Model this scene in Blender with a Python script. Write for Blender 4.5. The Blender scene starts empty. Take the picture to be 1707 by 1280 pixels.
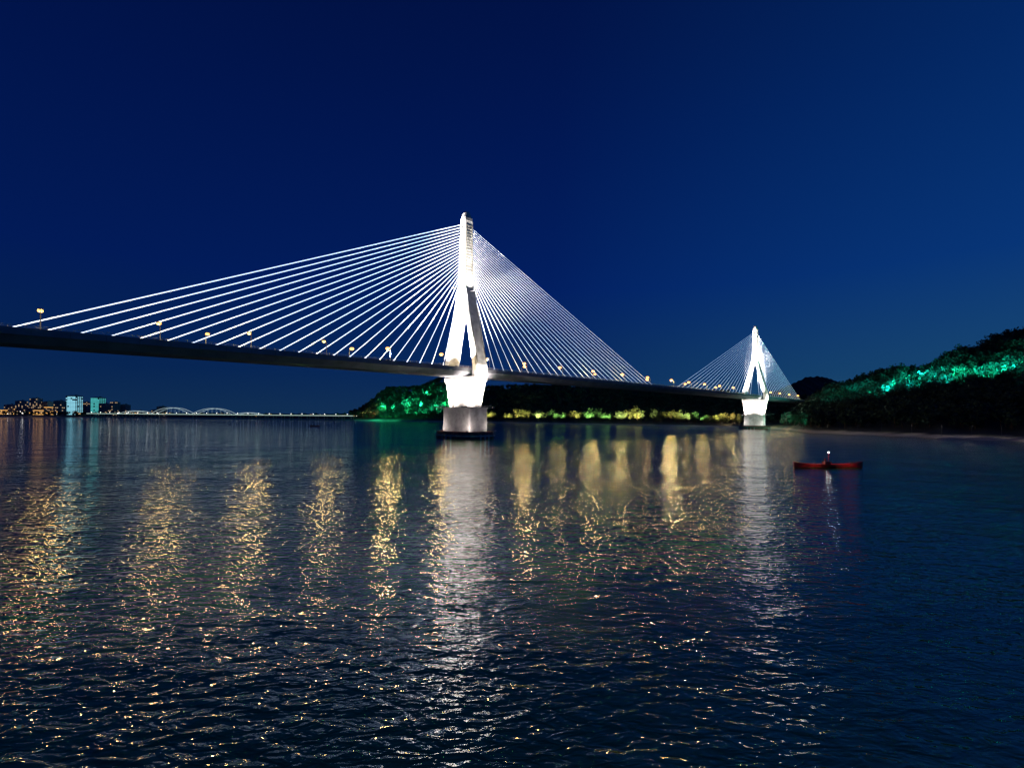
import bpy, math, random
import numpy as np
from mathutils import Vector, Matrix
random.seed(7); rng=np.random.default_rng(7)
S=bpy.context.scene
S.view_settings.view_transform='Standard'; S.view_settings.look='None'; S.view_settings.exposure=0
F=800.0; CX=853.5; H=10.0
def yh(u): return 694.0+(u-775)*0.0087
def W(u,Y): return (u-CX)/F*Y
# ---------------- materials ----------------
def mat(name,base,rough=0.7,noise=0.0,nscale=0.5,metal=0,bump=0.0,emit=None,es=0):
    m=bpy.data.materials.new(name); m.use_nodes=True
    nt=m.node_tree; b=nt.nodes['Principled BSDF']
    b.inputs['Base Color'].default_value=(*base,1); b.inputs['Roughness'].default_value=rough
    b.inputs['Metallic'].default_value=metal
    if noise>0 or bump>0:
        g=nt.nodes.new('ShaderNodeNewGeometry'); n=nt.nodes.new('ShaderNodeTexNoise')
        n.inputs['Scale'].default_value=nscale; n.inputs['Detail'].default_value=6
        nt.links.new(g.outputs['Position'],n.inputs['Vector'])
        if noise>0:
            r=nt.nodes.new('ShaderNodeValToRGB')
            r.color_ramp.elements[0].position=0.32; r.color_ramp.elements[1].position=0.68
            r.color_ramp.elements[0].color=(*[c*(1-noise) for c in base],1)
            r.color_ramp.elements[1].color=(*[min(1,c*(1+noise)) for c in base],1)
            nt.links.new(n.outputs['Fac'],r.inputs['Fac']); nt.links.new(r.outputs['Color'],b.inputs['Base Color'])
        if bump>0:
            bp=nt.nodes.new('ShaderNodeBump'); bp.inputs['Distance'].default_value=bump
            nt.links.new(n.outputs['Fac'],bp.inputs['Height']); nt.links.new(bp.outputs['Normal'],b.inputs['Normal'])
    if emit:
        b.inputs['Emission Color'].default_value=(*emit,1); b.inputs['Emission Strength'].default_value=es
    return m
M_conc=mat('pylon_concrete',(0.62,0.61,0.60),0.75,0.28,0.35)
M_pier=mat('pier_concrete',(0.38,0.36,0.35),0.85,0.3,0.4)
M_anch=mat('anchor_steel',(0.22,0.21,0.18),0.7,0.2,0.6)
M_deck=mat('deck_concrete',(0.22,0.23,0.27),0.8,0.2,0.25)
M_asph=mat('asphalt',(0.05,0.05,0.05),0.9,0.2,1.0)
M_paint=mat('road_paint',(0.8,0.8,0.8),0.6)
M_rail=mat('railing_steel',(0.5,0.52,0.55),0.4,metal=0.6)
M_steel=mat('dark_steel',(0.12,0.12,0.13),0.5,metal=0.5)
M_rust=mat('fender_red',(0.22,0.07,0.05),0.8,0.35,0.8)
M_cable=mat('cable_glow_side_span',(0.6,0.62,0.65),0.5,emit=(0.50,0.68,1.0),es=2.1)  # emission stands in for deck floodlights shining on the cables
M_cable2=mat('cable_glow_main_span',(0.6,0.62,0.65),0.5,emit=(0.45,0.64,1.0),es=1.05)  # same cable, floodlighting put in as a weaker glow
M_cable3=mat('cable_glow_far',(0.6,0.62,0.65),0.5,emit=(0.38,0.62,1.0),es=0.95)  # far cables, floodlighting again painted as emission
M_bulb=mat('street_bulb',(0.03,0.015,0.003),0.5,emit=(1.0,0.46,0.11),es=4.0)
M_white=mat('white_lamp',(0.1,0.1,0.1),0.5,emit=(1.0,0.97,0.9),es=6)
M_leaf=mat('foliage',(0.030,0.06,0.045),0.9,0.5,0.12)
M_leaf.node_tree.nodes['Principled BSDF'].inputs['Specular IOR Level'].default_value=0.1
M_leaf2=mat('foliage_light',(0.09,0.12,0.05),0.9,0.45,0.2)
M_trunk=mat('bark',(0.07,0.05,0.035),0.9)
# ---------------- mesh helpers ----------------
class MB:
    def __init__(s): s.v=[]; s.f=[]; s.m=[]
    def prism(s,rings,mi=0,cap=True):
        o=len(s.v); n=len(rings[0])
        for r in rings: s.v+= [tuple(p) for p in r]
        for i in range(len(rings)-1):
            for j in range(n):
                s.f.append((o+i*n+j,o+i*n+(j+1)%n,o+(i+1)*n+(j+1)%n,o+(i+1)*n+j)); s.m.append(mi)
        if cap:
            s.f.append(tuple(o+j for j in range(n))[::-1]); s.m.append(mi)
            s.f.append(tuple(o+(len(rings)-1)*n+j for j in range(n))); s.m.append(mi)
    def tube(s,pts,r,mi=0,n=6):
        rings=[]
        pts=[Vector(p) for p in pts]
        for i,p in enumerate(pts):
            d=(pts[min(i+1,len(pts)-1)]-pts[max(i-1,0)]).normalized()
            up=Vector((0,0,1)) if abs(d.z)<0.9 else Vector((1,0,0))
            a=d.cross(up).normalized(); b=a.cross(d)
            rr=r[i] if isinstance(r,(list,tuple)) else r
            rings.append([p+a*rr*math.cos(2*math.pi*k/n)+b*rr*math.sin(2*math.pi*k/n) for k in range(n)])
        s.prism(rings,mi)
    def box(s,c,sx,sy,sz,ax=(1,0,0),ay=(0,1,0),mi=0):
        c=Vector(c); ax=Vector(ax)*sx/2; ay=Vector(ay)*sy/2; z=Vector((0,0,sz/2))
        r=[c-ax-ay,c+ax-ay,c+ax+ay,c-ax+ay]
        s.prism([[p-z for p in r],[p+z for p in r]],mi)
    def ball(s,c,r,mi=0,n=8,k=5):
        c=Vector(c); rings=[]
        for i in range(k+1):
            t=math.pi*(0.04+0.92*i/k)
            rings.append([c+Vector((r*math.sin(t)*math.cos(2*math.pi*j/n),r*math.sin(t)*math.sin(2*math.pi*j/n),-r*math.cos(t))) for j in range(n)])
        s.prism(rings,mi)
    def obj(s,name,mats,parent=None,smooth=False,bevel=0):
        me=bpy.data.meshes.new(name); me.from_pydata([tuple(p) for p in s.v],[],s.f)
        for m in mats: me.materials.append(m)
        me.polygons.foreach_set('material_index',s.m)
        if smooth: me.polygons.foreach_set('use_smooth',[True]*len(s.f))
        me.update()
        o=bpy.data.objects.new(name,me); S.collection.objects.link(o)
        if parent: o.parent=parent
        return o
def empty(name):
    e=bpy.data.objects.new(name,None); S.collection.objects.link(e); return e
def light(name,typ,loc,power,col,parent=None,target=None,size=0.3,cone=60,blend=0.6):
    l=bpy.data.lights.new(name,typ); l.energy=power; l.color=col; l.shadow_soft_size=size
    if typ=='SPOT': l.spot_size=math.radians(cone); l.spot_blend=blend
    o=bpy.data.objects.new(name,l); S.collection.objects.link(o); o.location=loc
    if target is not None:
        d=Vector(target)-Vector(loc); o.rotation_euler=d.to_track_quat('-Z','Y').to_euler()
    if parent: o.parent=parent
    return o
# ---------------- bridge frame ----------------
Z1=222.2; P1=Vector((W(775,Z1),Z1,0)); Z2=488.0; P2=Vector((W(1258,Z2),Z2,0))
L=(P2-P1).length; D=(P2-P1).normalized(); T=Vector((D.y,-D.x,0))
def B(s,w,z): return P1+D*s+T*w+Vector((0,0,z))
def ztop(s):
    t=s/L; return 32.4+2.96*t-1.36*t*t
def road(s): return ztop(s)-1.1
bridge=empty('cable_stayed_bridge')
smin,smax=-0.95*L,1.62*L
ss=np.linspace(smin,smax,110)
HW=8.4
mb=MB(); sec=[(-HW,0),(HW,0),(HW,-1.3),(HW-0.5,-1.45),(HW-2.8,-3.2),(-HW+2.8,-3.2),(-HW+0.5,-1.45),(-HW,-1.3)]
mb.prism([[B(s,w,road(s)+z) for w,z in sec] for s in ss])
mb.obj('box_girder',[M_deck],bridge)
mb=MB(); mb.prism([[B(s,w,road(s)+z) for w,z in [(-6.4,0.004),(6.4,0.004),(6.4,0.05),(-6.4,0.05)]] for s in ss]); mb.obj('carriageway',[M_asph],bridge)
mb=MB()
for w in (-6.1,-3.2,3.2,6.1):
    if abs(w)>5: mb.prism([[B(s,w+a,road(s)+z) for a,z in [(-.08,.054),(.08,.054),(.08,.058),(-.08,.058)]] for s in ss])
    else:
        s=smin
        while s<smax-8:
            mb.prism([[B(q,w+a,road(q)+z) for a,z in [(-.08,.054),(.08,.054),(.08,.062),(-.08,.062)]] for q in (s,s+4)]); s+=10
mb.obj('lane_markings',[M_paint],bridge)
mb=MB()
for w in (-1,1):
    mb.prism([[B(s,w*(HW-0.18)+a,road(s)+z) for a,z in [(-.16,0.002),(.16,0.002),(.12,.45),(-.12,.45)]] for s in ss])
mb.obj('parapet',[M_deck],bridge)
mb=MB()
for w in (-1,1):
    for hz in (0.75,1.08):
        mb.prism([[B(s,w*(HW-0.18)+a,road(s)+hz+z) for a,z in [(-.05,-.04),(.05,-.04),(.05,.04),(-.05,.04)]] for s in ss])
    s=smin
    while s<smax:
        mb.box(B(s,w*(HW-0.18),road(s)+0.77),0.12,0.1,0.62,D,T); s+=3
mb.obj('railing',[M_rail],bridge)
mb=MB()
s=smin
while s<smax:
    for sg in (-1,1): mb.box(B(s,sg*(HW+.02),road(s)-.66),0.10,0.08,1.2,D,T)
    s+=7
mb.obj('segment_joints',[M_steel],bridge)
# pylons
def pylon(name,s0,tag):
    dz=ztop(s0)-32.4
    def ring(sh,ww,sc,wc,z,ch=0.5):
        pts=[(-sh+ch,-ww),(sh-ch,-ww),(sh,-ww+ch),(sh,ww-ch),(sh-ch,ww),(-sh+ch,ww),(-sh,ww-ch),(-sh,-ww+ch)]
        return [B(s0+sc+a,wc+b,z) for a,b in pts]
    p=empty(name); p.parent=bridge
    mb=MB()
    mb.prism([ring(3.2,2.3,0,0,67.8),ring(3.0,2.2,0,0,71.5),ring(2.6,1.9,0,0,96),ring(2.55,1.85,0,0,100.0),ring(2.4,1.7,0,0,101.4),ring(1.6,1.1,0,0,103.6,.4),ring(1.0,0.7,0,0,104.5,.2)])
    mb.obj('mast',[M_conc],p)
    mb=MB()
    for i in range(20):
        z=71.8+i*1.36; f=i/19
        hw=3.0-0.4*f; tw=2.2-0.3*f
        for sg in (-1,1):
            mb.box(B(s0+sg*(hw+0.1),0,z+0.3),0.4,1.0,0.5,D,T)
            mb.box(B(s0,sg*(tw+0.04),z),2*hw-1.3,0.16,0.36,D,T)
    for sg in (-1,1):
        for a in (-1,1):
            mb.prism([[B(s0+a*q+e,sg*(t2+g),z) for e,g in ((-.2,-.05),(.2,-.05),(.2,.12),(-.2,.12))] for q,t2,z in ((1.9,2.2,71),(1.6,1.88,98))])
    mb.obj('cable_anchor_boxes',[M_anch],p)
    for k,sg in (('leg_far',-1),('leg_near',1)):
        mb=MB()
        mb.prism([ring(2.55,1.55,0,sg*7.2,14.0),ring(3.6,1.5,0,sg*10.3,30+dz),ring(3.5,1.5,0,sg*10.3,33+dz),ring(3.0,1.25,0,sg*1.45,69.5)])
        mb.obj(k,[M_conc],p)
        mb=MB()
        for a in (-1,1):
            mb.prism([[B(s0+a*q+e,sg*(t2+g),z) for e,g in ((-.2,-.1),(.2,-.1),(.2,.16),(-.2,.16))] for q,t2,z in ((2.6,11.75,34+dz),(2.1,3.2,66))])
        mb.obj('leg_ribs',[M_anch],p)
    mb=MB()
    mb.prism([ring(1.9,5.9,0,0,14.0,.2),ring(2.6,8.6,0,0,26.0+dz,.2)])
    mb.obj('pier_wall',[M_conc],p)
    mb=MB()
    mb.prism([ring(3.2,9.3,0,0,24.6+dz,.3),ring(3.9,11.2,0,0,26.2+dz,.3),ring(3.9,11.2,0,0,27.9+dz,.3)])
    mb.obj('crossbeam',[M_conc],p)
    mb=MB()
    if tag==1:
        mb.prism([ring(5.3,9.8,0,0,3.2,.4),ring(5.3,9.8,0,0,13.6,.4)]); mb.prism([ring(5.6,10.1,0,0,13.6,.4),ring(5.6,10.1,0,0,14.2,.4)])
        mb.obj('pile_cap_block',[M_pier],p)
    else:
        mb.prism([ring(4,9.2,0,0,2,.4),ring(3.5,8.9,0,0,14.2,.4)]); mb.obj('pile_cap_block',[M_conc],p)
    mb=MB()
    def oval(a,b,z): return [B(s0+a*math.copysign(abs(math.cos(t))**0.7,math.cos(t)),b*math.copysign(abs(math.sin(t))**0.7,math.sin(t)),z) for t in np.linspace(0,2*math.pi,33)[:-1]]
    mb.prism([oval(10.5,14,-3),oval(10.5,14,1.1)],0); mb.prism([oval(10.9,14.4,1.1),oval(10.9,14.4,1.7)],1); mb.prism([oval(10.4,13.8,1.7),oval(10.2,13.6,3.2)],0)
    for t in np.linspace(0,2*math.pi,29)[:-1]:
        mb.box(B(s0+10.8*math.cos(t),14.3*math.sin(t),0.4),0.5,0.5,3,D,T,1)
    mb.obj('footing',[M_rust,M_pier],p)
    fx=MB()
    wc=(1.0,0.92,0.84)
    for a,b in ((-1,0),(1,0),(0,-1),(0,1)):
        loc=B(s0+a*7.2,b*6.6,68.5) if a else B(s0,b*6.6,67.5)
        if a: fx.box(B(s0+a*5.2,0,68.2),4.4,0.5,0.2,D,T)
        else: fx.box(B(s0,b*4.6,67.2),0.5,4.4,0.2,D,T)
        fx.box(loc-Vector((0,0,.4)),0.8,0.8,0.5,D,T)
        k=1.9 if a==-1 else 0.5
        light('mast_floodlight','SPOT',loc,56000*k,wc,p,B(s0,0,80),0.3,80,0.8)
        light('mast_top_floodlight','SPOT',loc+Vector((0,0,.3)),260000*k,wc,p,B(s0,0,101),0.3,24,0.9)
    for sg in (-1,1):
        for a in (-1,1):
            loc=B(s0+a*11,sg*7.4,road(s0)+0.9)
            fx.box(loc-Vector((0,0,.5)),0.8,0.8,0.6,D,T)
            light('leg_floodlight','SPOT',loc,430000 if a==-1 else 220000,(1.0,0.94,0.89),p,B(s0,sg*6,54),0.3,80,0.8)
            loc=B(s0+a*8.2,sg*10.5,14.9)
            fx.box(loc-Vector((0,0,.6)),0.8,0.8,0.5,D,T)
            fx.box(B(s0+a*7.0,sg*9.6,14.1),5.6,0.5,0.3,D,T)
            light('pier_floodlight','SPOT',loc,46000,(1.0,0.86,0.76),p,B(s0,sg*6,24),0.3,110,0.9)
            loc=B(s0+a*8.4,sg*12.0,3.9)
            fx.box(loc-Vector((0,0,.4)),0.6,0.6,0.5,D,T)
            light('footing_spill_light','SPOT',loc,3200,(1.0,0.88,0.82),p,B(s0+a*2,sg*4,10),0.2,120,0.9)  # added low spots, stand in for light spill on the block
            if a==-1 or tag==2:
                loc=B(s0+a*45,sg*7.9,road(s0+a*45)+0.9)
                fx.box(loc-Vector((0,0,.4)),0.6,0.6,0.5,D,T)
                light('tower_floodlight','SPOT',loc,(3600000 if tag==1 else 1300000),(1.0,0.93,0.88),p,B(s0,0,84),0.3,36,0.9)
        loc=B(s0,sg*17.5,15.5); fx.box(loc-Vector((0,0,.6)),0.8,0.8,0.5,D,T)
        fx.box(B(s0,sg*13.6,14.6),0.5,8,0.3,D,T)
        light('outer_floodlight','SPOT',loc,46000,(1.0,0.88,0.76),p,B(s0,sg*8.5,28),0.3,80,0.9)
        light('outer_leg_floodlight','SPOT',loc+Vector((0,0,.3)),180000,(1.0,0.88,0.72),p,B(s0,sg*5,60),0.3,50,0.9)
    fx.obj('floodlight_fixtures',[M_steel],p)
pylon('pylon',0,1); pylon('pylon',L,2)
# cables
mb=MB()
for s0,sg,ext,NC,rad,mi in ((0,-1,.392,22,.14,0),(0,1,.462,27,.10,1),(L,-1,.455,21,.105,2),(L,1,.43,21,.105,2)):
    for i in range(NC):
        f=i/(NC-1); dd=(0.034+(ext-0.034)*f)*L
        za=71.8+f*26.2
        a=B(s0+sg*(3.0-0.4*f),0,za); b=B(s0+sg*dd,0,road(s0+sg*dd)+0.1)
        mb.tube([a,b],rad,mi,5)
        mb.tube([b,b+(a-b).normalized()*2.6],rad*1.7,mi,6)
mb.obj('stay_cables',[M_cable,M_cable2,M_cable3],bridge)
mb=MB()
for s in (-0.46*L,-0.60*L,-0.74*L,-0.88*L,1.455*L,1.55*L):
    for w in (-4,4):
        mb.prism([[B(s+a*q,w+b*q,z) for a,b in [(-1.3,-1.1),(1.3,-1.1),(1.3,1.1),(-1.3,1.1)]] for q,z in ((1,-3),(1,road(s)-4.6))])
    mb.prism([[B(s+a,b,road(s)+z) for a,b in [(-1.5,-bw),(1.5,-bw),(1.5,bw),(-1.5,bw)]] for bw,z in ((5,-4.6),(6,-3.205))])
mb.obj('approach_piers',[M_pier],bridge)
# street lamps
def street_lamp(s,w,power,h=6.3,col=(1.0,0.70,0.24)):
    z0=road(s); mb=MB(); sg=-1 if w>0 else 1
    mb.tube([B(s,w,z0+0.05),B(s,w,z0+h-0.6),B(s,w+sg*0.3,z0+h-0.1),B(s,w+sg*1.8,z0+h+0.15)],[.12,.09,.07,.06],0,6)
    R=0.6 if s<-60 else (.85 if s<120 else 1.1)
    c=B(s,w+sg*2.1,z0+h+.02)
    mb.box(c+Vector((0,0,R*.62)),1.0,1.7,0.2,D,T,0)
    o0=len(mb.v); mb.ball(c,R,1,10,6)
    for q in range(o0,len(mb.v)):
        v=mb.v[q]; mb.v[q]=(v[0],v[1],c.z+(v[2]-c.z)*.65)
    o=mb.obj('street_lamp',[M_steel,M_bulb])
    light('lamp_light','POINT',B(s,w+sg*2.1,z0+h-R-.9),power,col,o,None,0.8)
ts=[-0.434,-0.3715,-0.308,-0.246,-0.182,-0.115,-0.047,0.022,0.089,0.163,0.244,0.327,0.41,0.50,0.575,0.65,0.73,0.81,0.90,1.08,1.16,1.25,1.34]
PW={-0.434:5000,-0.3715:6500,-0.308:7000,-0.246:8000,-0.182:6000,-0.115:9000,-0.047:7000,0.022:2500,0.089:9000,0.163:4500,0.244:11000,0.327:9500,0.41:2500,0.50:27000,0.575:2500,0.65:8000,0.73:2500,0.81:6000}
for t in ts: street_lamp(t*L,7.6,PW.get(t,2500),5.3)
for t in (-0.40,-0.27,-0.14,0.12,0.29,0.46,0.62,0.78): street_lamp(t*L,-7.6,800,5.3)
# ---------------- terrain ----------------
shp=[(-1200,800),(-400,1000),(0,1100),(500,1100),(590,960),(700,860),(800,780),(1000,660),(1150,590),(1200,565),(1257,520),(1300,452),(1350,360),(1450,300),(1707,224),(2100,170),(3000,110)]
rp=[(-1200,686,1500),(-400,684,1500),(560,686,1400),(595,686,1150),(620,668,1090),(645,648,1060),(670,646,1050),(700,645,1050),(735,630,1050),(770,640,1050),(830,645,1050),(950,641,1050),(1100,648,1050),(1200,655,950),(1290,668,800),(1330,664,650),(1380,650,610),(1450,630,600),(1500,616,600),(1530,616,600),(1560,606,600),(1600,584,600),(1625,582,600),(1650,566,600),(1707,552,600),(1850,515,600),(2100,500,560),(3000,520,500)]
def shore(u): return np.interp(u,[a for a,b in shp],[b for a,b in shp])+6*np.sin(u*0.031)+4*np.sin(u*0.083)
def ridge(u):
    X=[a for a,_,_ in rp]; y=np.interp(u,X,[b for _,b,_ in rp]); d=np.interp(u,X,[c for _,_,c in rp])
    return d, np.maximum(H+(yh(u)-y)/F*d-7,4.0)
def land(u,Y):
    s=shore(u); d,h=ridge(u); q=Y-s
    z=-0.6+np.clip(q/16,0,1)*2.2+np.clip((q-16)/14,0,1)*2.0
    flat=np.interp(u,[1250,1450],[90,35])
    f=np.clip((q-flat)/np.maximum(d-s-flat,50),0,1)
    f=f*f*(3-2*f)*0.45+0.55*f
    over=np.clip((Y-d)/1500,0,1)
    z=z+(h-3.6)*f*(1-0.7*over)
    z=z+np.clip(f,0,1)*(1.8*np.sin(Y*0.05+u*0.02)+1.5*np.sin(u*0.06+Y*0.013))*(f<1)
    return z
us=np.linspace(-1200,3000,420)
offs=np.concatenate([np.array([-30,-3,0,2,5,9,14,20,30,45]),np.linspace(60,1000,70),np.array([1200,1600,2500,5000,9000])])
vv=[];ff=[]
for u in us:
    for q in offs:
        Y=shore(u)+q; z=float(land(u,Y)) if q>-20 else -4.0
        vv.append(((u-CX)/F*Y,Y,z))
K=len(offs)
for i in range(len(us)-1):
    for j in range(K-1):
        ff.append((i*K+j,(i+1)*K+j,(i+1)*K+j+1,i*K+j+1))
me=bpy.data.meshes.new('ground'); me.from_pydata(vv,[],ff); me.update()
g=bpy.data.objects.new('ground',me); S.collection.objects.link(g)
me.polygons.foreach_set('use_smooth',[True]*len(ff))
m=bpy.data.materials.new('bank_ground'); m.use_nodes=True; nt=m.node_tree; b=nt.nodes['Principled BSDF']; b.inputs['Roughness'].default_value=0.95
ge=nt.nodes.new('ShaderNodeNewGeometry'); sp=nt.nodes.new('ShaderNodeSeparateXYZ'); nt.links.new(ge.outputs['Position'],sp.inputs[0])
nz=nt.nodes.new('ShaderNodeTexNoise'); nz.inputs['Scale'].default_value=0.08; nz.inputs['Detail'].default_value=6; nt.links.new(ge.outputs['Position'],nz.inputs['Vector'])
ad=nt.nodes.new('ShaderNodeMath'); ad.operation='MULTIPLY_ADD'; nt.links.new(nz.outputs['Fac'],ad.inputs[0]); ad.inputs[1].default_value=2.0; nt.links.new(sp.outputs['Z'],ad.inputs[2])
mr=nt.nodes.new('ShaderNodeMapRange'); mr.inputs['From Min'].default_value=2.0; mr.inputs['From Max'].default_value=3.4; nt.links.new(ad.outputs[0],mr.inputs['Value'])
mx=nt.nodes.new('ShaderNodeMix'); mx.data_type='RGBA'; mx.inputs['A'].default_value=(0.42,0.37,0.30,1); mx.inputs['B'].default_value=(0.025,0.035,0.018,1)
nt.links.new(mr.outputs['Result'],mx.inputs['Factor']); nt.links.new(mx.outputs['Result'],b.inputs['Base Color'])
me.materials.append(m)
M_far=mat('distant_hill_forest',(0.03,0.045,0.035),1.0,0.4,0.01)
def dhill(pts,dep,th):
    uu=np.arange(pts[0][0],pts[-1][0]+1,3.0); yy=np.interp(uu,[p[0] for p in pts],[p[1] for p in pts]); v=[];f=[]
    for i,u in enumerate(uu):
        z=H+(yh(u)-yy[i])/F*dep+ (rng.random()*7 if 0<i<len(uu)-1 else 0)
        for k,(dd,zz) in enumerate(((-th,0),(-th*.5,z*.55),(0,z),(th,0))):
            Y=dep+dd; v.append(((u-CX)/F*dep,Y,zz+rng.random()*4))
    for i in range(len(uu)-1):
        for k in range(3): f.append((i*4+k,(i+1)*4+k,(i+1)*4+k+1,i*4+k+1))
    me=bpy.data.meshes.new('distant_hill'); me.from_pydata(v,[],f); me.materials.append(M_far)
    o=bpy.data.objects.new('distant_hill',me); S.collection.objects.link(o)
dhill([(1240,672),(1290,655),(1325,640),(1345,630),(1362,629),(1385,634),(1420,645),(1470,655),(1560,670)],2300,400)
dhill([(760,680),(830,652),(900,644),(1000,650),(1080,645),(1180,652),(1260,662),(1330,680)],1900,300)
# ---------------- foliage ----------------
def forest(name,trees,n,leaf,lm=None):
    trees=np.array(trees); N=len(trees)
    lob=rng.normal(size=(N,6,3)); lob/=np.linalg.norm(lob,axis=2,keepdims=True); lob*=rng.uniform(.3,.75,size=(N,6,1))
    idx=rng.integers(0,6,size=(N,n))
    c=np.take_along_axis(lob,idx[:,:,None].repeat(3,2),1)
    p=rng.normal(size=(N,n,3)); p/=np.linalg.norm(p,axis=2,keepdims=True); p*=rng.uniform(.22,.5,size=(N,n,1))
    p=c+p
    r=trees[:,4][:,None]; h=trees[:,3][:,None]
    P=np.stack([trees[:,0][:,None]+p[:,:,0]*r,trees[:,1][:,None]+p[:,:,1]*r,trees[:,2][:,None]+h*0.6+p[:,:,2]*h*0.42],2).reshape(-1,3)
    a=rng.normal(size=P.shape); a/=np.linalg.norm(a,axis=1,keepdims=True)
    q=rng.normal(size=P.shape); b=np.cross(a,q); b/=np.linalg.norm(b,axis=1,keepdims=True)
    s=leaf*rng.uniform(.5,1.2,size=(len(P),1)); a*=s; b*=s*.75
    V=np.stack([P-a,P-b*.9+a*.1,P+a,P+b],1).reshape(-1,3)
    nf=len(P); F4=np.arange(nf*4).reshape(-1,4)
    tv=[];tf=[];o=nf*4
    for t in trees:
        rr=t[3]*0.025
        for zz,k in ((-0.8,1),(t[3]*.62,.5)):
            for j in range(3):
                an=j*2.094; tv.append((t[0]+rr*k*math.cos(an),t[1]+rr*k*math.sin(an),t[2]+zz))
        for j in range(3): tf.append((o+j,o+(j+1)%3,o+3+(j+1)%3,o+3+j))
        o+=6
    me=bpy.data.meshes.new(name); me.from_pydata(np.concatenate([V,np.array(tv)]).tolist(),[],F4.tolist()+tf)
    me.materials.append(lm or M_leaf); me.materials.append(M_trunk)
    me.polygons.foreach_set('material_index',[0]*nf+[1]*len(tf)); me.update()
    ob=bpy.data.objects.new(name,me); S.collection.objects.link(ob); return ob
def near_bridge(x,y):
    v=Vector((x,y,0))-P1; return abs(v.dot(T))<13 and -20<v.dot(D)<smax
tr=[]
for i in range(3300):
    u=rng.uniform(1300,2250); s=shore(u); d,_=ridge(u)
    Y=s+30+(d+30-s-30)*rng.random()**0.8
    x=W(u,Y)
    if near_bridge(x,Y): continue
    h=rng.uniform(7,16); tr.append((x,Y,float(land(u,Y)),h,h*rng.uniform(.34,.48)))
forest('forest',tr,80,1.25)
tr=[]
for i in range(2600):
    u=rng.uniform(585,1330); s=shore(u); d,_=ridge(u); Y=s+95+(d+20-s-95)*rng.random()
    x=W(u,Y)
    if near_bridge(x,Y): continue
    h=rng.uniform(8,14); tr.append((x,Y,float(land(u,Y)),h,h*rng.uniform(.4,.55)))
forest('forest',tr,45,2.0)
# riverside clumps
tr=[]; clumps=[]
for cu,wd,hh,kind in ((822,12,10,'y'),(848,9,9,'y'),(872,14,14,'y'),(907,15,13,'w'),(935,10,11,'g'),(960,11,13,'y'),(988,12,15,'g'),(1010,9,11,'g'),(1032,10,13,'w'),(1058,11,17,'y'),(1090,15,17,'w'),(1125,14,15,'y'),(1150,10,14,'w'),(1178,9,10,'g'),(1205,12,13,'y'),(1228,8,12,'o')):
    clumps.append((cu,wd,hh,kind))
    for k in range(9):
        u=cu+rng.uniform(-wd,wd); Y=shore(u)+rng.uniform(50,66); x=W(u,Y)
        if near_bridge(x,Y): continue
        h=hh*rng.uniform(.9,1.45)*Y/700; tr.append((x,Y,float(land(u,Y)),h,h*.40))
for k in range(70):
    u=rng.uniform(600,1250); Y=shore(u)+rng.uniform(60,85); x=W(u,Y)
    if near_bridge(x,Y): continue
    h=rng.uniform(5,9); tr.append((x,Y,float(land(u,Y)),h,h*.45))
forest('riverside_trees',tr,130,0.75,M_leaf2)
tr=[]
for i in range(500):
    u=rng.uniform(-900,590); Y=shore(u)+rng.uniform(15,70); h=rng.uniform(6,12); tr.append((W(u,Y),Y,float(land(u,Y)),h,h*.5))
forest('distant_trees',tr,40,1.8)
# ------------- garden / hillside lights, added beach fill -------------
fl=empty('hillside_flood_fill_lights'); fm=MB()
def place(u,y):
    s=float(shore(u)); d=float(ridge(u)[0]); best=None
    for Y in np.arange(s+25,d+15,4):
        z=float(land(u,Y))+9; py=yh(u)-(z-H)/Y*F
        if py<=y: best=Y; break
    if best is None: best=d-5
    return best
def hl(u,y,p,col,zo=11.5,back=9):
    Y=place(u,y)-back; z=float(land(u,Y))+zo; x=W(u,Y)
    light('flood_fill_light','SPOT',(x,Y,z),p,col,fl,(x+rng.uniform(-6,6),Y+12,z+.5),0.4,150,.7)
    fm.tube([(x,Y,z-zo-.5),(x,Y,z-.4)],0.06,0,5); fm.box((x,Y,z-.35),.4,.4,.3)
for i in range(60):
    u=1375+i*6.4+rng.uniform(-6,6); base=np.interp(u,[1385,1440,1500,1560,1620,1707,1760],[656,647,633,622,611,602,598])
    hl(u,base+rng.uniform(-4,13),rng.choice([3000,9000,20000,50000])*rng.uniform(.6,1.2)*(0.3 if u<1430 else 1),(0.01,1.0,rng.uniform(.5,.95)))
for i in range(26):
    u=rng.uniform(630,742); y=np.interp(u,[620,650,700,742],[670,660,650,643])+rng.uniform(-2,38)
    hl(u,y,rng.choice([10000,40000,95000]),(0.03,1.0,rng.uniform(.3,.55)),13,14)
for u,y in ((618,686),(606,689),(626,688)): hl(u,y,12000,(1,.55,.2))
for cu,wd,hh,kind in clumps:
    for k in range(3):
        u=cu+rng.uniform(-wd,wd)*.85; Y=float(shore(u))+rng.uniform(36,42); z=float(land(u,Y))+2.2; x=W(u,Y)
        if near_bridge(x,Y): continue
        col={'y':(1,.78,.26),'g':(.5,1,.35),'o':(1,.6,.25),'w':(.95,1,.45)}[kind]
        light('flood_fill_light','SPOT',(x,Y,z),rng.uniform(35000,110000),col,fl,(x+rng.uniform(-2,2),Y+14,z+11),.3,60,.8)
        fm.box((x,Y,z-.9),.5,.5,.9)
for u,dy in ((1212,20),(1222,30),(1240,35),(1300,25),(1320,20)):
    Y=float(shore(u))+dy; z=float(land(u,Y))+4
    light('flood_fill_light','SPOT',(W(u,Y),Y,z),4000,(1,.62,.3),fl,(W(u,Y),Y+6,z-5),.3,140,.6)
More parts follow.
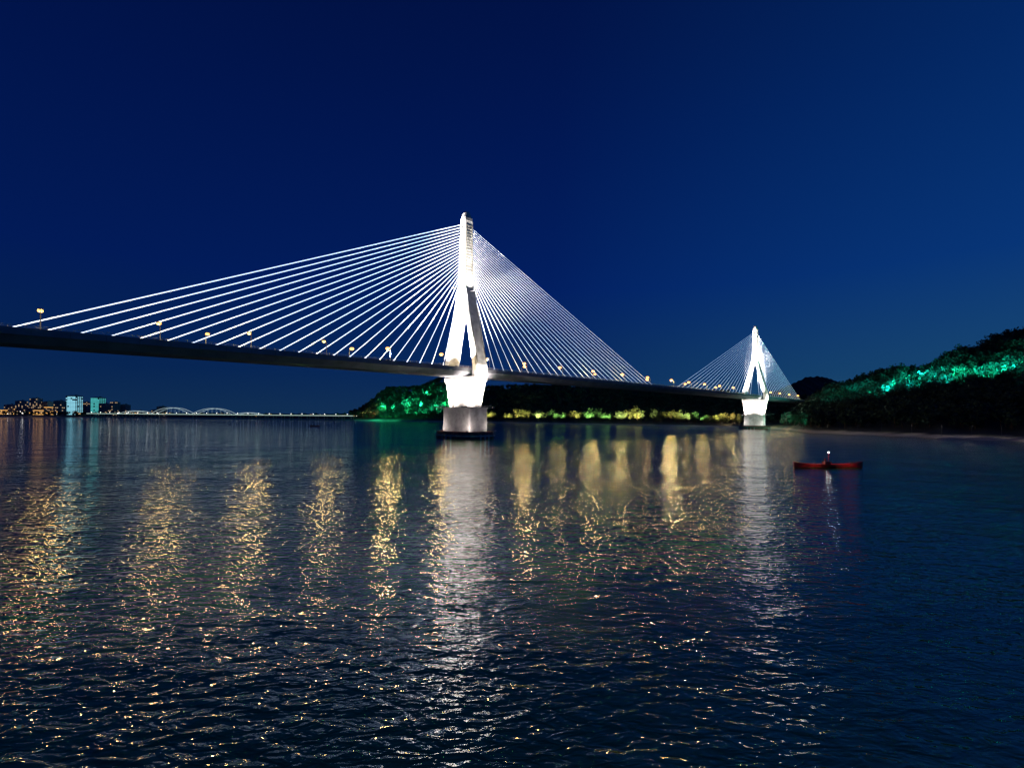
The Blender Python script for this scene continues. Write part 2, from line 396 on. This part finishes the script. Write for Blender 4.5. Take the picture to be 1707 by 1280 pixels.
for u in (1340,1370,1400,1430,1470,1520,1570,1620,1670,1720):  # added dim lamps along the beach, stand in for city glow
    Y=float(shore(u))+14; z=float(land(u,Y))+6
    fm.tube([(W(u,Y),Y,z-7),(W(u,Y),Y,z+.2)],0.06,0,5)  # poles made up to carry the added beach lamps
    light('flood_fill_light','SPOT',(W(u,Y),Y,z),260,(1,.9,.8),fl,(W(u,Y),Y+1,z-5),.3,140,.6)
for u in (1302,1313,1325,1338):
    Y=float(shore(u))+20; z=float(land(u,Y))+5
    light('flood_fill_light','SPOT',(W(u,Y),Y,z),9000,(.1,.9,.5),fl,(W(u,Y),Y+10,z+4),.3,120,.6)
fm.obj('lamp_poles',[M_steel],fl)
# ------------- city -------------
M_wall=mat('building_wall',(0.25,0.25,0.27),0.8,0.1,0.1)
M_win=mat('window_glass',(0.02,0.025,0.03),0.2)
M_lit=mat('window_lit',(1,.8,.5),.5,emit=(1,.66,.32),es=0.6)
M_led=mat('facade_led',(.3,.9,1),.5,emit=(.35,.85,1.0),es=0.95)
M_led2=mat('facade_led_green',(.3,.9,.8),.5,emit=(.10,.65,.60),es=0.75)
M_warm=mat('roof_outline_led',(1,.7,.3),.5,emit=(1,.5,.12),es=1.8)
def building(name,u,Y,w,h,d,kind):
    x=W(u,Y); z=float(land(u,Y)); mb=MB()
    mb.box((x,Y,z+h/2-1),w,d,h+2,mi=0); mb.box((x,Y,z+h+.6),w*.6,d*.6,1.3,mi=0); mb.box((x+w*.2,Y,z+h+1.9),w*.12,d*.2,2.4,mi=0)
    fl_=int(h/3.4); nc=max(3,int(w/3.6))
    for i in range(fl_):
        for j in range(nc):
            cx=x-w/2+(j+.5)*w/nc; cz=z+1.8+i*3.4
            if kind in('led','ledg'): mi=(3 if kind=='led' else 5) if rng.random()<.9 else 1
            else: mi=2 if rng.random()<(.16 if kind=='d' else .35) else 1
            mb.box((cx,Y-d/2-.05,cz+.2),w/nc*.68 if kind[0]!='l' else w/nc*.85,.12,1.7 if kind[0]!='l' else 2.5,mi=mi)
            if j<4: mb.box((x+w/2+.05,Y-d/2+(j+.5)*d/4,cz+.2),.12,d/4*.6,1.7,mi=mi)
    if kind=='w':
        mb.box((x,Y-d/2-.3,z+h-.2),w+.6,.3,.9,mi=4); mb.box((x,Y-d/2-.3,z+h*.5),w+.6,.3,.5,mi=4); mb.box((x,Y-d/2-.3,z+2),w+.6,.3,.8,mi=4)
    mb.obj(name,[M_wall,M_win,M_lit,M_led,M_warm,M_led2])
building('office_tower',124,1250,25,50,22,'led'); building('office_tower',164,1270,22,46,22,'ledg'); building('office_tower',144,1300,12,34,16,'d')
for u,w,h,k in ((-260,40,30,'d'),(-180,30,45,'d'),(-90,40,22,'w'),(-40,25,38,'d'),(8,34,12,'w'),(30,22,14,'w'),(52,20,24,'d'),(70,26,12,'w'),(88,26,20,'w'),(100,16,36,'d'),(185,24,24,'d'),(200,30,18,'w'),(216,26,8,'w'),(232,20,10,'d'),(246,26,9,'d'),(262,18,16,'d'),(36,16,36,'d'),(80,14,34,'d'),(175,18,30,'d'),(270,14,24,'d'),(18,18,26,'d'),(60,16,42,'d'),(208,16,28,'d'),(110,14,18,'w'),(192,12,34,'d')):
    building('apartment_building',u,1200+rng.uniform(-20,120),w,h,18,k)
mb=MB(); 
for i in range(150):
    u=rng.uniform(-300,300) if i<110 else rng.uniform(300,600); Y=float(shore(u))+rng.uniform(10,50); z=float(land(u,Y)); hh=rng.uniform(5,9)
    mb.tube([(W(u,Y),Y,z-.5),(W(u,Y),Y,z+hh)],.12,0,4); mb.ball((W(u,Y),Y,z+hh),rng.uniform(.35,.9)*(1 if u<300 else .6),1 if rng.random()<.75 else 2,6,4)
mb.obj('promenade_lights',[M_steel,M_warm,M_white])
# distant arch bridge
ab=empty('arch_bridge'); A0=Vector((W(150,1020),1020,0)); A1=Vector((W(592,900),900,0)); AD=(A1-A0).normalized(); AT=Vector((AD.y,-AD.x,0)); AL=(A1-A0).length
def AB(u): return A0+AD*AL*u
M_arch=mat('arch_lit',(.8,.85,.8),.5,emit=(.7,.92,.95),es=0.65)
M_arail=mat('arch_bridge_rail_lit',(.8,.8,.7),.5,emit=(.7,.95,.8),es=0.8)
mb=MB(); mb.box((A0+A1)/2+Vector((0,0,8.2)),AL,14,1.6,AD,AT); 
for f in np.linspace(0.01,.99,34):
    if 0.26<f<0.58 and not any(abs(f-q)<.016 for q in (.27,.425,.575)): continue
    for w in (-4,4): mb.box(AB(f)+AT*w+Vector((0,0,2.7)),1.6,1.6,9.4,AD,AT)
mb.obj('deck_and_piers',[M_pier],ab)
mb=MB(); mb.box((A0+A1)/2+AT*7.1+Vector((0,0,9.3)),AL,.3,.8,AD,AT,1)
for f0,f1,hh in ((.13,.26,7),(.26,.42,14),(.42,.58,13),(.58,.68,5)):
    for w in (-6.4,6.4):
        pts=[AB(f0+(f1-f0)*q)+AT*w+Vector((0,0,8.5+hh*4*q*(1-q))) for q in np.linspace(0,1,17)]
        mb.tube(pts,.3,0,5)
        for q in np.linspace(.1,.9,9):
            p0=AB(f0+(f1-f0)*q)+AT*w
            mb.tube([p0+Vector((0,0,9)),p0+Vector((0,0,8.5+hh*4*q*(1-q)))],.06,0,4)
for f in np.linspace(.02,.98,26): mb.ball(AB(f)+AT*6.5+Vector((0,0,12)),.5,2)
mb.obj('lit_arches_and_rail',[M_arch,M_arail,M_white],ab)
# ------------- boats -------------
M_red=mat('red_boat_paint',(.42,.02,.02),.45,.25,1.2); M_in=mat('boat_wood',(.15,.06,.04),.8)
M_cloth=mat('boatman_clothes',(.3,.03,.03),.8)
def boat(name,u,Y,Lb,hull,mast=True,yaw=0.02):
    x=W(u,Y); mb=MB(); rings=[]
    for q in np.linspace(0,1,15):
        X=(q-.5)*Lb; e=1-abs(2*q-1)**2.6; wd=.18+1.0*e; sh=.72+.6*abs(2*q-1)**3*(1.0 if q>.5 else .7)
        rings.append([(X,-wd,sh),(X,-wd*.75,.1),(X,-wd*.3,-.3),(X,wd*.3,-.3),(X,wd*.75,.1),(X,wd,sh),(X,wd-.1,sh),(X,wd*.6,.3),(X,-wd*.6,.3),(X,-wd+.1,sh)])
    mb.prism(rings,0)
    for X in np.linspace(-Lb*.32,Lb*.3,5): mb.box((X,0,.6),.3,1.9,.06,mi=1)
    if mast:
        mb.box((-.3,0,.8),1.3,1.0,.8,mi=0); mb.box((-.3,0,1.24),1.5,1.2,.08,mi=1)
        mb.box((Lb*.38,0,.9),1.0,.7,.4,mi=1)
    o=mb.obj(name,[M_red if hull else M_in,M_in]); o.location=(x,Y,0.02); o.rotation_euler=(0,0,yaw)
    if mast:
        b2=MB(); b2.tube([(.1,0,.6),(.1,0,3.0)],.06,0,6); b2.tube([(-.25,0,2.35),(.45,0,2.35)],.03,0,5); b2.ball((.1,0,3.15),.16,1); q=b2.obj('mast_lamp',[M_red,M_white],o)
        light('boat_light','POINT',(.1,-.35,3.3),60,(1,.8,.75),o,None,.1)
        for X in (-3.5,3.5): light('boat_red_light','SPOT',(X,-2.2,2.2),130,(1,.4,.35),o,Vector((X,0,.3)),.1,110)
        me=bpy.data.meshes.new('boatman'); 
        vs=[(0,0,1.22),(0,0,1.45),(0,0,1.68),(0,0,1.80),(0,0,1.92),(.22,-.1,1.2),(.45,-.1,1.22),(.48,-.1,.85),(.22,.1,1.2),(.45,.1,1.22),(.48,.1,.85),(.02,-.2,1.66),(.1,-.26,1.42),(.32,-.2,1.32),(.02,.2,1.66),(.1,.26,1.42),(.32,.2,1.32)]
        es=[(0,1),(1,2),(2,3),(3,4),(0,5),(5,6),(6,7),(0,8),(8,9),(9,10),(2,11),(11,12),(12,13),(2,14),(14,15),(15,16)]
        me.from_pydata(vs,es,[]); me.materials.append(M_cloth); bo=bpy.data.objects.new('boatman',me); S.collection.objects.link(bo); bo.parent=o; bo.location=(-.7,0,0.08)
        sk=bo.modifiers.new('skin','SKIN'); rad=[.15,.15,.14,.06,.1,.09,.08,.05,.09,.08,.05,.07,.05,.04,.07,.05,.04]
        for i,r in enumerate(rad): me.skin_vertices[0].data[i].radius=(r,r)
        me.skin_vertices[0].data[0].use_root=True
        bo.modifiers.new('sub','SUBSURF').levels=1
    return o
boat('red_boat',1381,100,14.4,True); boat('small_boat',525,430,8,False,False,.3)
# ------------- water -------------
me=bpy.data.meshes.new('water'); R=14000
me.from_pydata([(-R,-400,0),(R,-400,0),(R,R,0),(-R,R,0)],[],[(0,1,2,3)])
wm=bpy.data.materials.new('river_water'); wm.use_nodes=True; nt=wm.node_tree; b=nt.nodes['Principled BSDF']
b.inputs['Base Color'].default_value=(0.03,0.22,0.04,1); b.inputs['Roughness'].default_value=0.045; b.inputs['IOR'].default_value=1.9
ge=nt.nodes.new('ShaderNodeNewGeometry')
def nlayer(scale,sx,sy,rot,detail,dist):
    mp=nt.nodes.new('ShaderNodeMapping'); mp.inputs['Scale'].default_value=(sx,sy,1); mp.inputs['Rotation'].default_value=(0,0,rot)
    n=nt.nodes.new('ShaderNodeTexNoise'); n.inputs['Scale'].default_value=scale; n.inputs['Detail'].default_value=detail; n.inputs['Distortion'].default_value=dist
    nt.links.new(ge.outputs['Position'],mp.inputs['Vector']); nt.links.new(mp.outputs[0],n.inputs['Vector']); return n.outputs['Fac']
acc=None
for (sc,sx,sy,ro,de,di,am) in ((0.075,.8,1.1,-.35,1,.3,0.50),(0.28,.6,1.1,.3,2,.4,0.20),(0.95,.55,1.15,-.2,2,.6,0.16),(2.0,.6,1.15,.15,2,.7,0.095),(5.0,.7,1.1,-.1,1,.3,0.012)):
    o=nlayer(sc,sx,sy,ro,de,di); mu=nt.nodes.new('ShaderNodeMath'); mu.operation='MULTIPLY_ADD'; mu.inputs[1].default_value=am
    nt.links.new(o,mu.inputs[0])
    if acc is None: mu.inputs[2].default_value=0
    else: nt.links.new(acc,mu.inputs[2])
    acc=mu.outputs[0]
pt=nlayer(0.03,1,1,.4,3,.8); pr=nt.nodes.new('ShaderNodeMapRange'); pr.inputs['From Min'].default_value=.35; pr.inputs['From Max'].default_value=.65; pr.inputs['To Min'].default_value=.65; pr.inputs['To Max'].default_value=1.15
nt.links.new(pt,pr.inputs['Value'])
bp=nt.nodes.new('ShaderNodeBump'); bp.inputs['Distance'].default_value=1.0; bp.inputs['Strength'].default_value=1.0
nt.links.new(pr.outputs[0],bp.inputs['Distance'])
nt.links.new(acc,bp.inputs['Height']); nt.links.new(bp.outputs[0],b.inputs['Normal'])
me.materials.append(wm); wo=bpy.data.objects.new('water',me); S.collection.objects.link(wo)
# ------------- sky -------------
w=bpy.data.worlds.new('World'); S.world=w; w.use_nodes=True; nt=w.node_tree; bg=nt.nodes['Background']
tc=nt.nodes.new('ShaderNodeTexCoord'); nm=nt.nodes.new('ShaderNodeVectorMath'); nm.operation='NORMALIZE'; sp=nt.nodes.new('ShaderNodeSeparateXYZ')
nt.links.new(tc.outputs['Generated'],nm.inputs[0]); nt.links.new(nm.outputs[0],sp.inputs[0])
cr=nt.nodes.new('ShaderNodeValToRGB'); e=cr.color_ramp.elements
e[0].position=0; e[0].color=(0.007,0.034,0.100,1); e[1].position=0.75; e[1].color=(0.0004,0.005,0.048,1)
for p,c in ((0.08,(0.003,0.024,0.106,1)),(0.25,(0.0008,0.014,0.120,1)),(0.5,(0.0004,0.009,0.086,1))):
    x=cr.color_ramp.elements.new(p); x.color=c
nt.links.new(sp.outputs['Z'],cr.inputs['Fac'])
mr=nt.nodes.new('ShaderNodeMapRange'); mr.inputs['From Min'].default_value=-.75; mr.inputs['From Max'].default_value=.75; nt.links.new(sp.outputs['X'],mr.inputs['Value'])
cr2=nt.nodes.new('ShaderNodeValToRGB'); e=cr2.color_ramp.elements; e[0].position=0; e[0].color=(.7,.75,.78,1); e[1].position=1; e[1].color=(3,2.6,1.55,1)
x=cr2.color_ramp.elements.new(.55); x.color=(1,1,1,1)
nt.links.new(mr.outputs[0],cr2.inputs['Fac'])
ml=nt.nodes.new('ShaderNodeMix'); ml.data_type='RGBA'; ml.blend_type='MULTIPLY'; ml.inputs['Factor'].default_value=1
nt.links.new(cr.outputs['Color'],ml.inputs['A']); nt.links.new(cr2.outputs['Color'],ml.inputs['B']); nt.links.new(ml.outputs['Result'],bg.inputs['Color'])
bg.inputs['Strength'].default_value=1.0
# ------------- camera -------------
cd=bpy.data.cameras.new('camera'); cam=bpy.data.objects.new('camera',cd); S.collection.objects.link(cam)
cd.sensor_width=36; cd.lens=F/1707*36; cd.shift_y=(694.7-640)/1707; cd.clip_end=30000; cd.clip_start=.5
cam.matrix_world=Matrix.Translation((0,0,H))@Matrix.Rotation(math.radians(90),4,'X')@Matrix.Rotation(math.radians(0.5),4,'Z')
S.camera=cam
